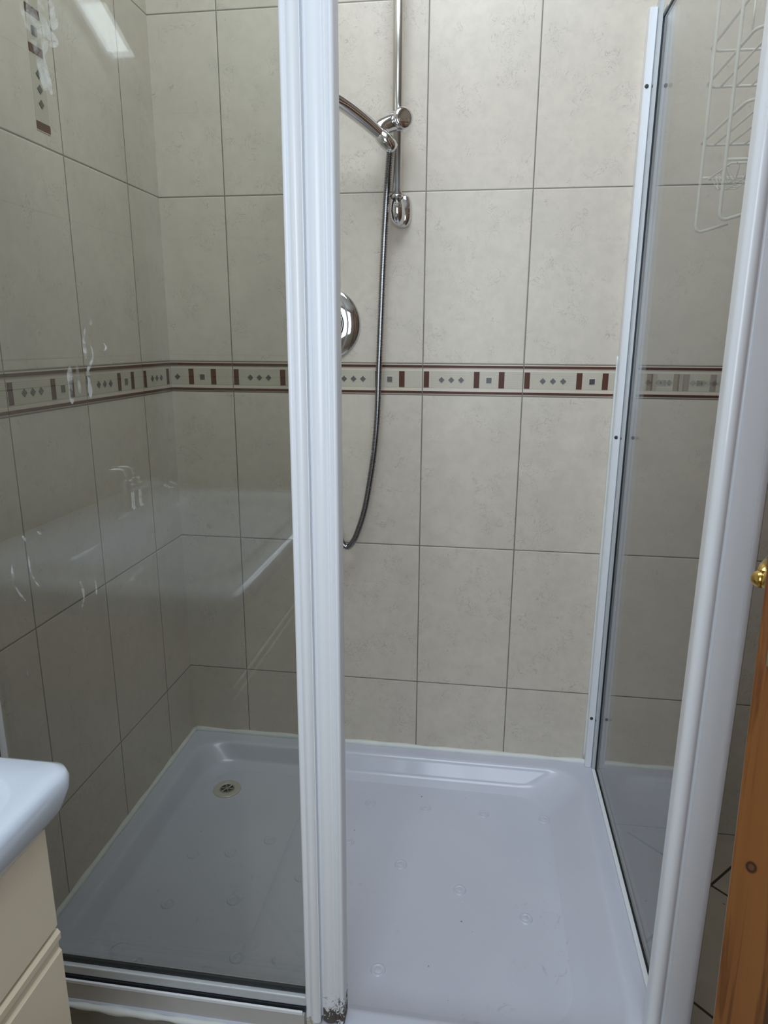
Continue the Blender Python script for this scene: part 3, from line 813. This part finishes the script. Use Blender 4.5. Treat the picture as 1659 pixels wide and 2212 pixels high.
bm = bmesh.new(); tube(bm, catmull([(0, 0, .055), (.05, 0, .075), (.10, 0, .080), (.135, 0, .062)], 6), .011, 16); link('spout', bm, 'chrome', tp, smooth=True)
bm = bmesh.new(); tube(bm, catmull([(0, 0, .095), (-.01, 0, .115), (-.02, .05, .125), (-.02, .075, .127)], 5), .007, 12); link('lever', bm, 'chrome', tp, smooth=True)
vu = tag(empty('vanity_unit', (.0, -1.55, FLOOR)), 'cream lacquered vanity unit with two drawers under the washbasin', 'vanity unit')
VX1 = .345
rel(obox('carcass', 'cream', (-.32, VX1-.020, -2.02, -1.150, FLOOR+.001, BZ-.061)), vu)
rel(obox('drawer_front', 'cream', (VX1-.0185, VX1, -2.022, -1.148, -.5475, BZ-.062), bevel=.0025), vu)
# lower drawer with a moulded grip along its top edge (profile in XZ, extruded along Y)
prof = [(VX1-.0185, FLOOR+.03), (VX1, FLOOR+.03), (VX1, -.584), (VX1-.003, -.580), (VX1-.003, -.572), (VX1+.001, -.566), (VX1+.0015, -.557), (VX1-.002, -.5525), (VX1-.008, -.5535), (VX1-.0185, -.5535)]
bm = bmesh.new(); a = [bm.verts.new((x, -2.022, z)) for x, z in prof]; b = [bm.verts.new((x, -1.148, z)) for x, z in prof]
for i in range(len(prof)): bm.faces.new((a[i], a[(i+1) % len(prof)], b[(i+1) % len(prof)], b[i]))
bm.faces.new(a); bm.faces.new(b[::-1])
rel(link('drawer_front', bm, 'cream'), vu)

# ------------------------------------------------------------------ pine door, ajar
ANG = math.radians(61)
dv = struct(empty('door_1', (1.128, -1.050, FLOOR)), 'varnished pine door standing ajar at the right edge', 'door')
dv.rotation_mode = 'ZYX'; dv.rotation_euler = (0, -.025, ANG); dv.location.x += .018     # local +X runs from the latch edge to the hinge, local -Y faces the camera side
TH_D = .052
def dob(name, mat, b, bevel=0):
    bm = bmesh.new(); box(bm, *b); return link(name, bm, mat, dv, bevel=bevel)
dob('door_leaf', 'pine', (0, .735, -TH_D, 0, .008, 1.985), .003)
M['plate'] = simple('worn_brass_plate', (.30, .25, .15), .4, metal=.8, noise=.25, nscale=60)
dob('latch_plate', 'plate', (-.0016, .0, -.034, -.010, 1.030, 1.105), .0004)
for s in (1, -1):
    y0 = 0 if s == 1 else -TH_D
    bm = bmesh.new(); m_ = T(.070, y0, 1.101) @ Matrix.Rotation(-s*PI/2, 4, 'X')
    lathe(bm, [(.024, 0), (.024, .003), (.016, .005), (.010, .007), (.009, .012), (.010, .014)], m_, 28)
    hy = y0 + s*.0095
    tube(bm, [(.070, y0+s*.008, 1.101), (.070, hy, 1.101)], .0085, 16)
    lathe(bm, [(0, -.0098), (.004, -.0092), (.0074, -.0066), (.0094, -.0034), (.0100, 0), (.0094, .0034), (.0074, .0066), (.004, .0092), (0, .0098)], T(.070, hy+s*.004, 1.101), 24)
    tube(bm, [(.070, hy+s*.002, 1.101), (.10, hy+s*.003, 1.107), (.155, hy+s*.002, 1.104)], .0075, 14)
    link('door_handle', bm, 'brass', dv, smooth=True)
struct(obox('trim_6', 'pine', (XR-.015, XR+.11, DY1, DY1+.05, FLOOR, DZ+.05)), 'pine door casing on the hinge side', 'trim')
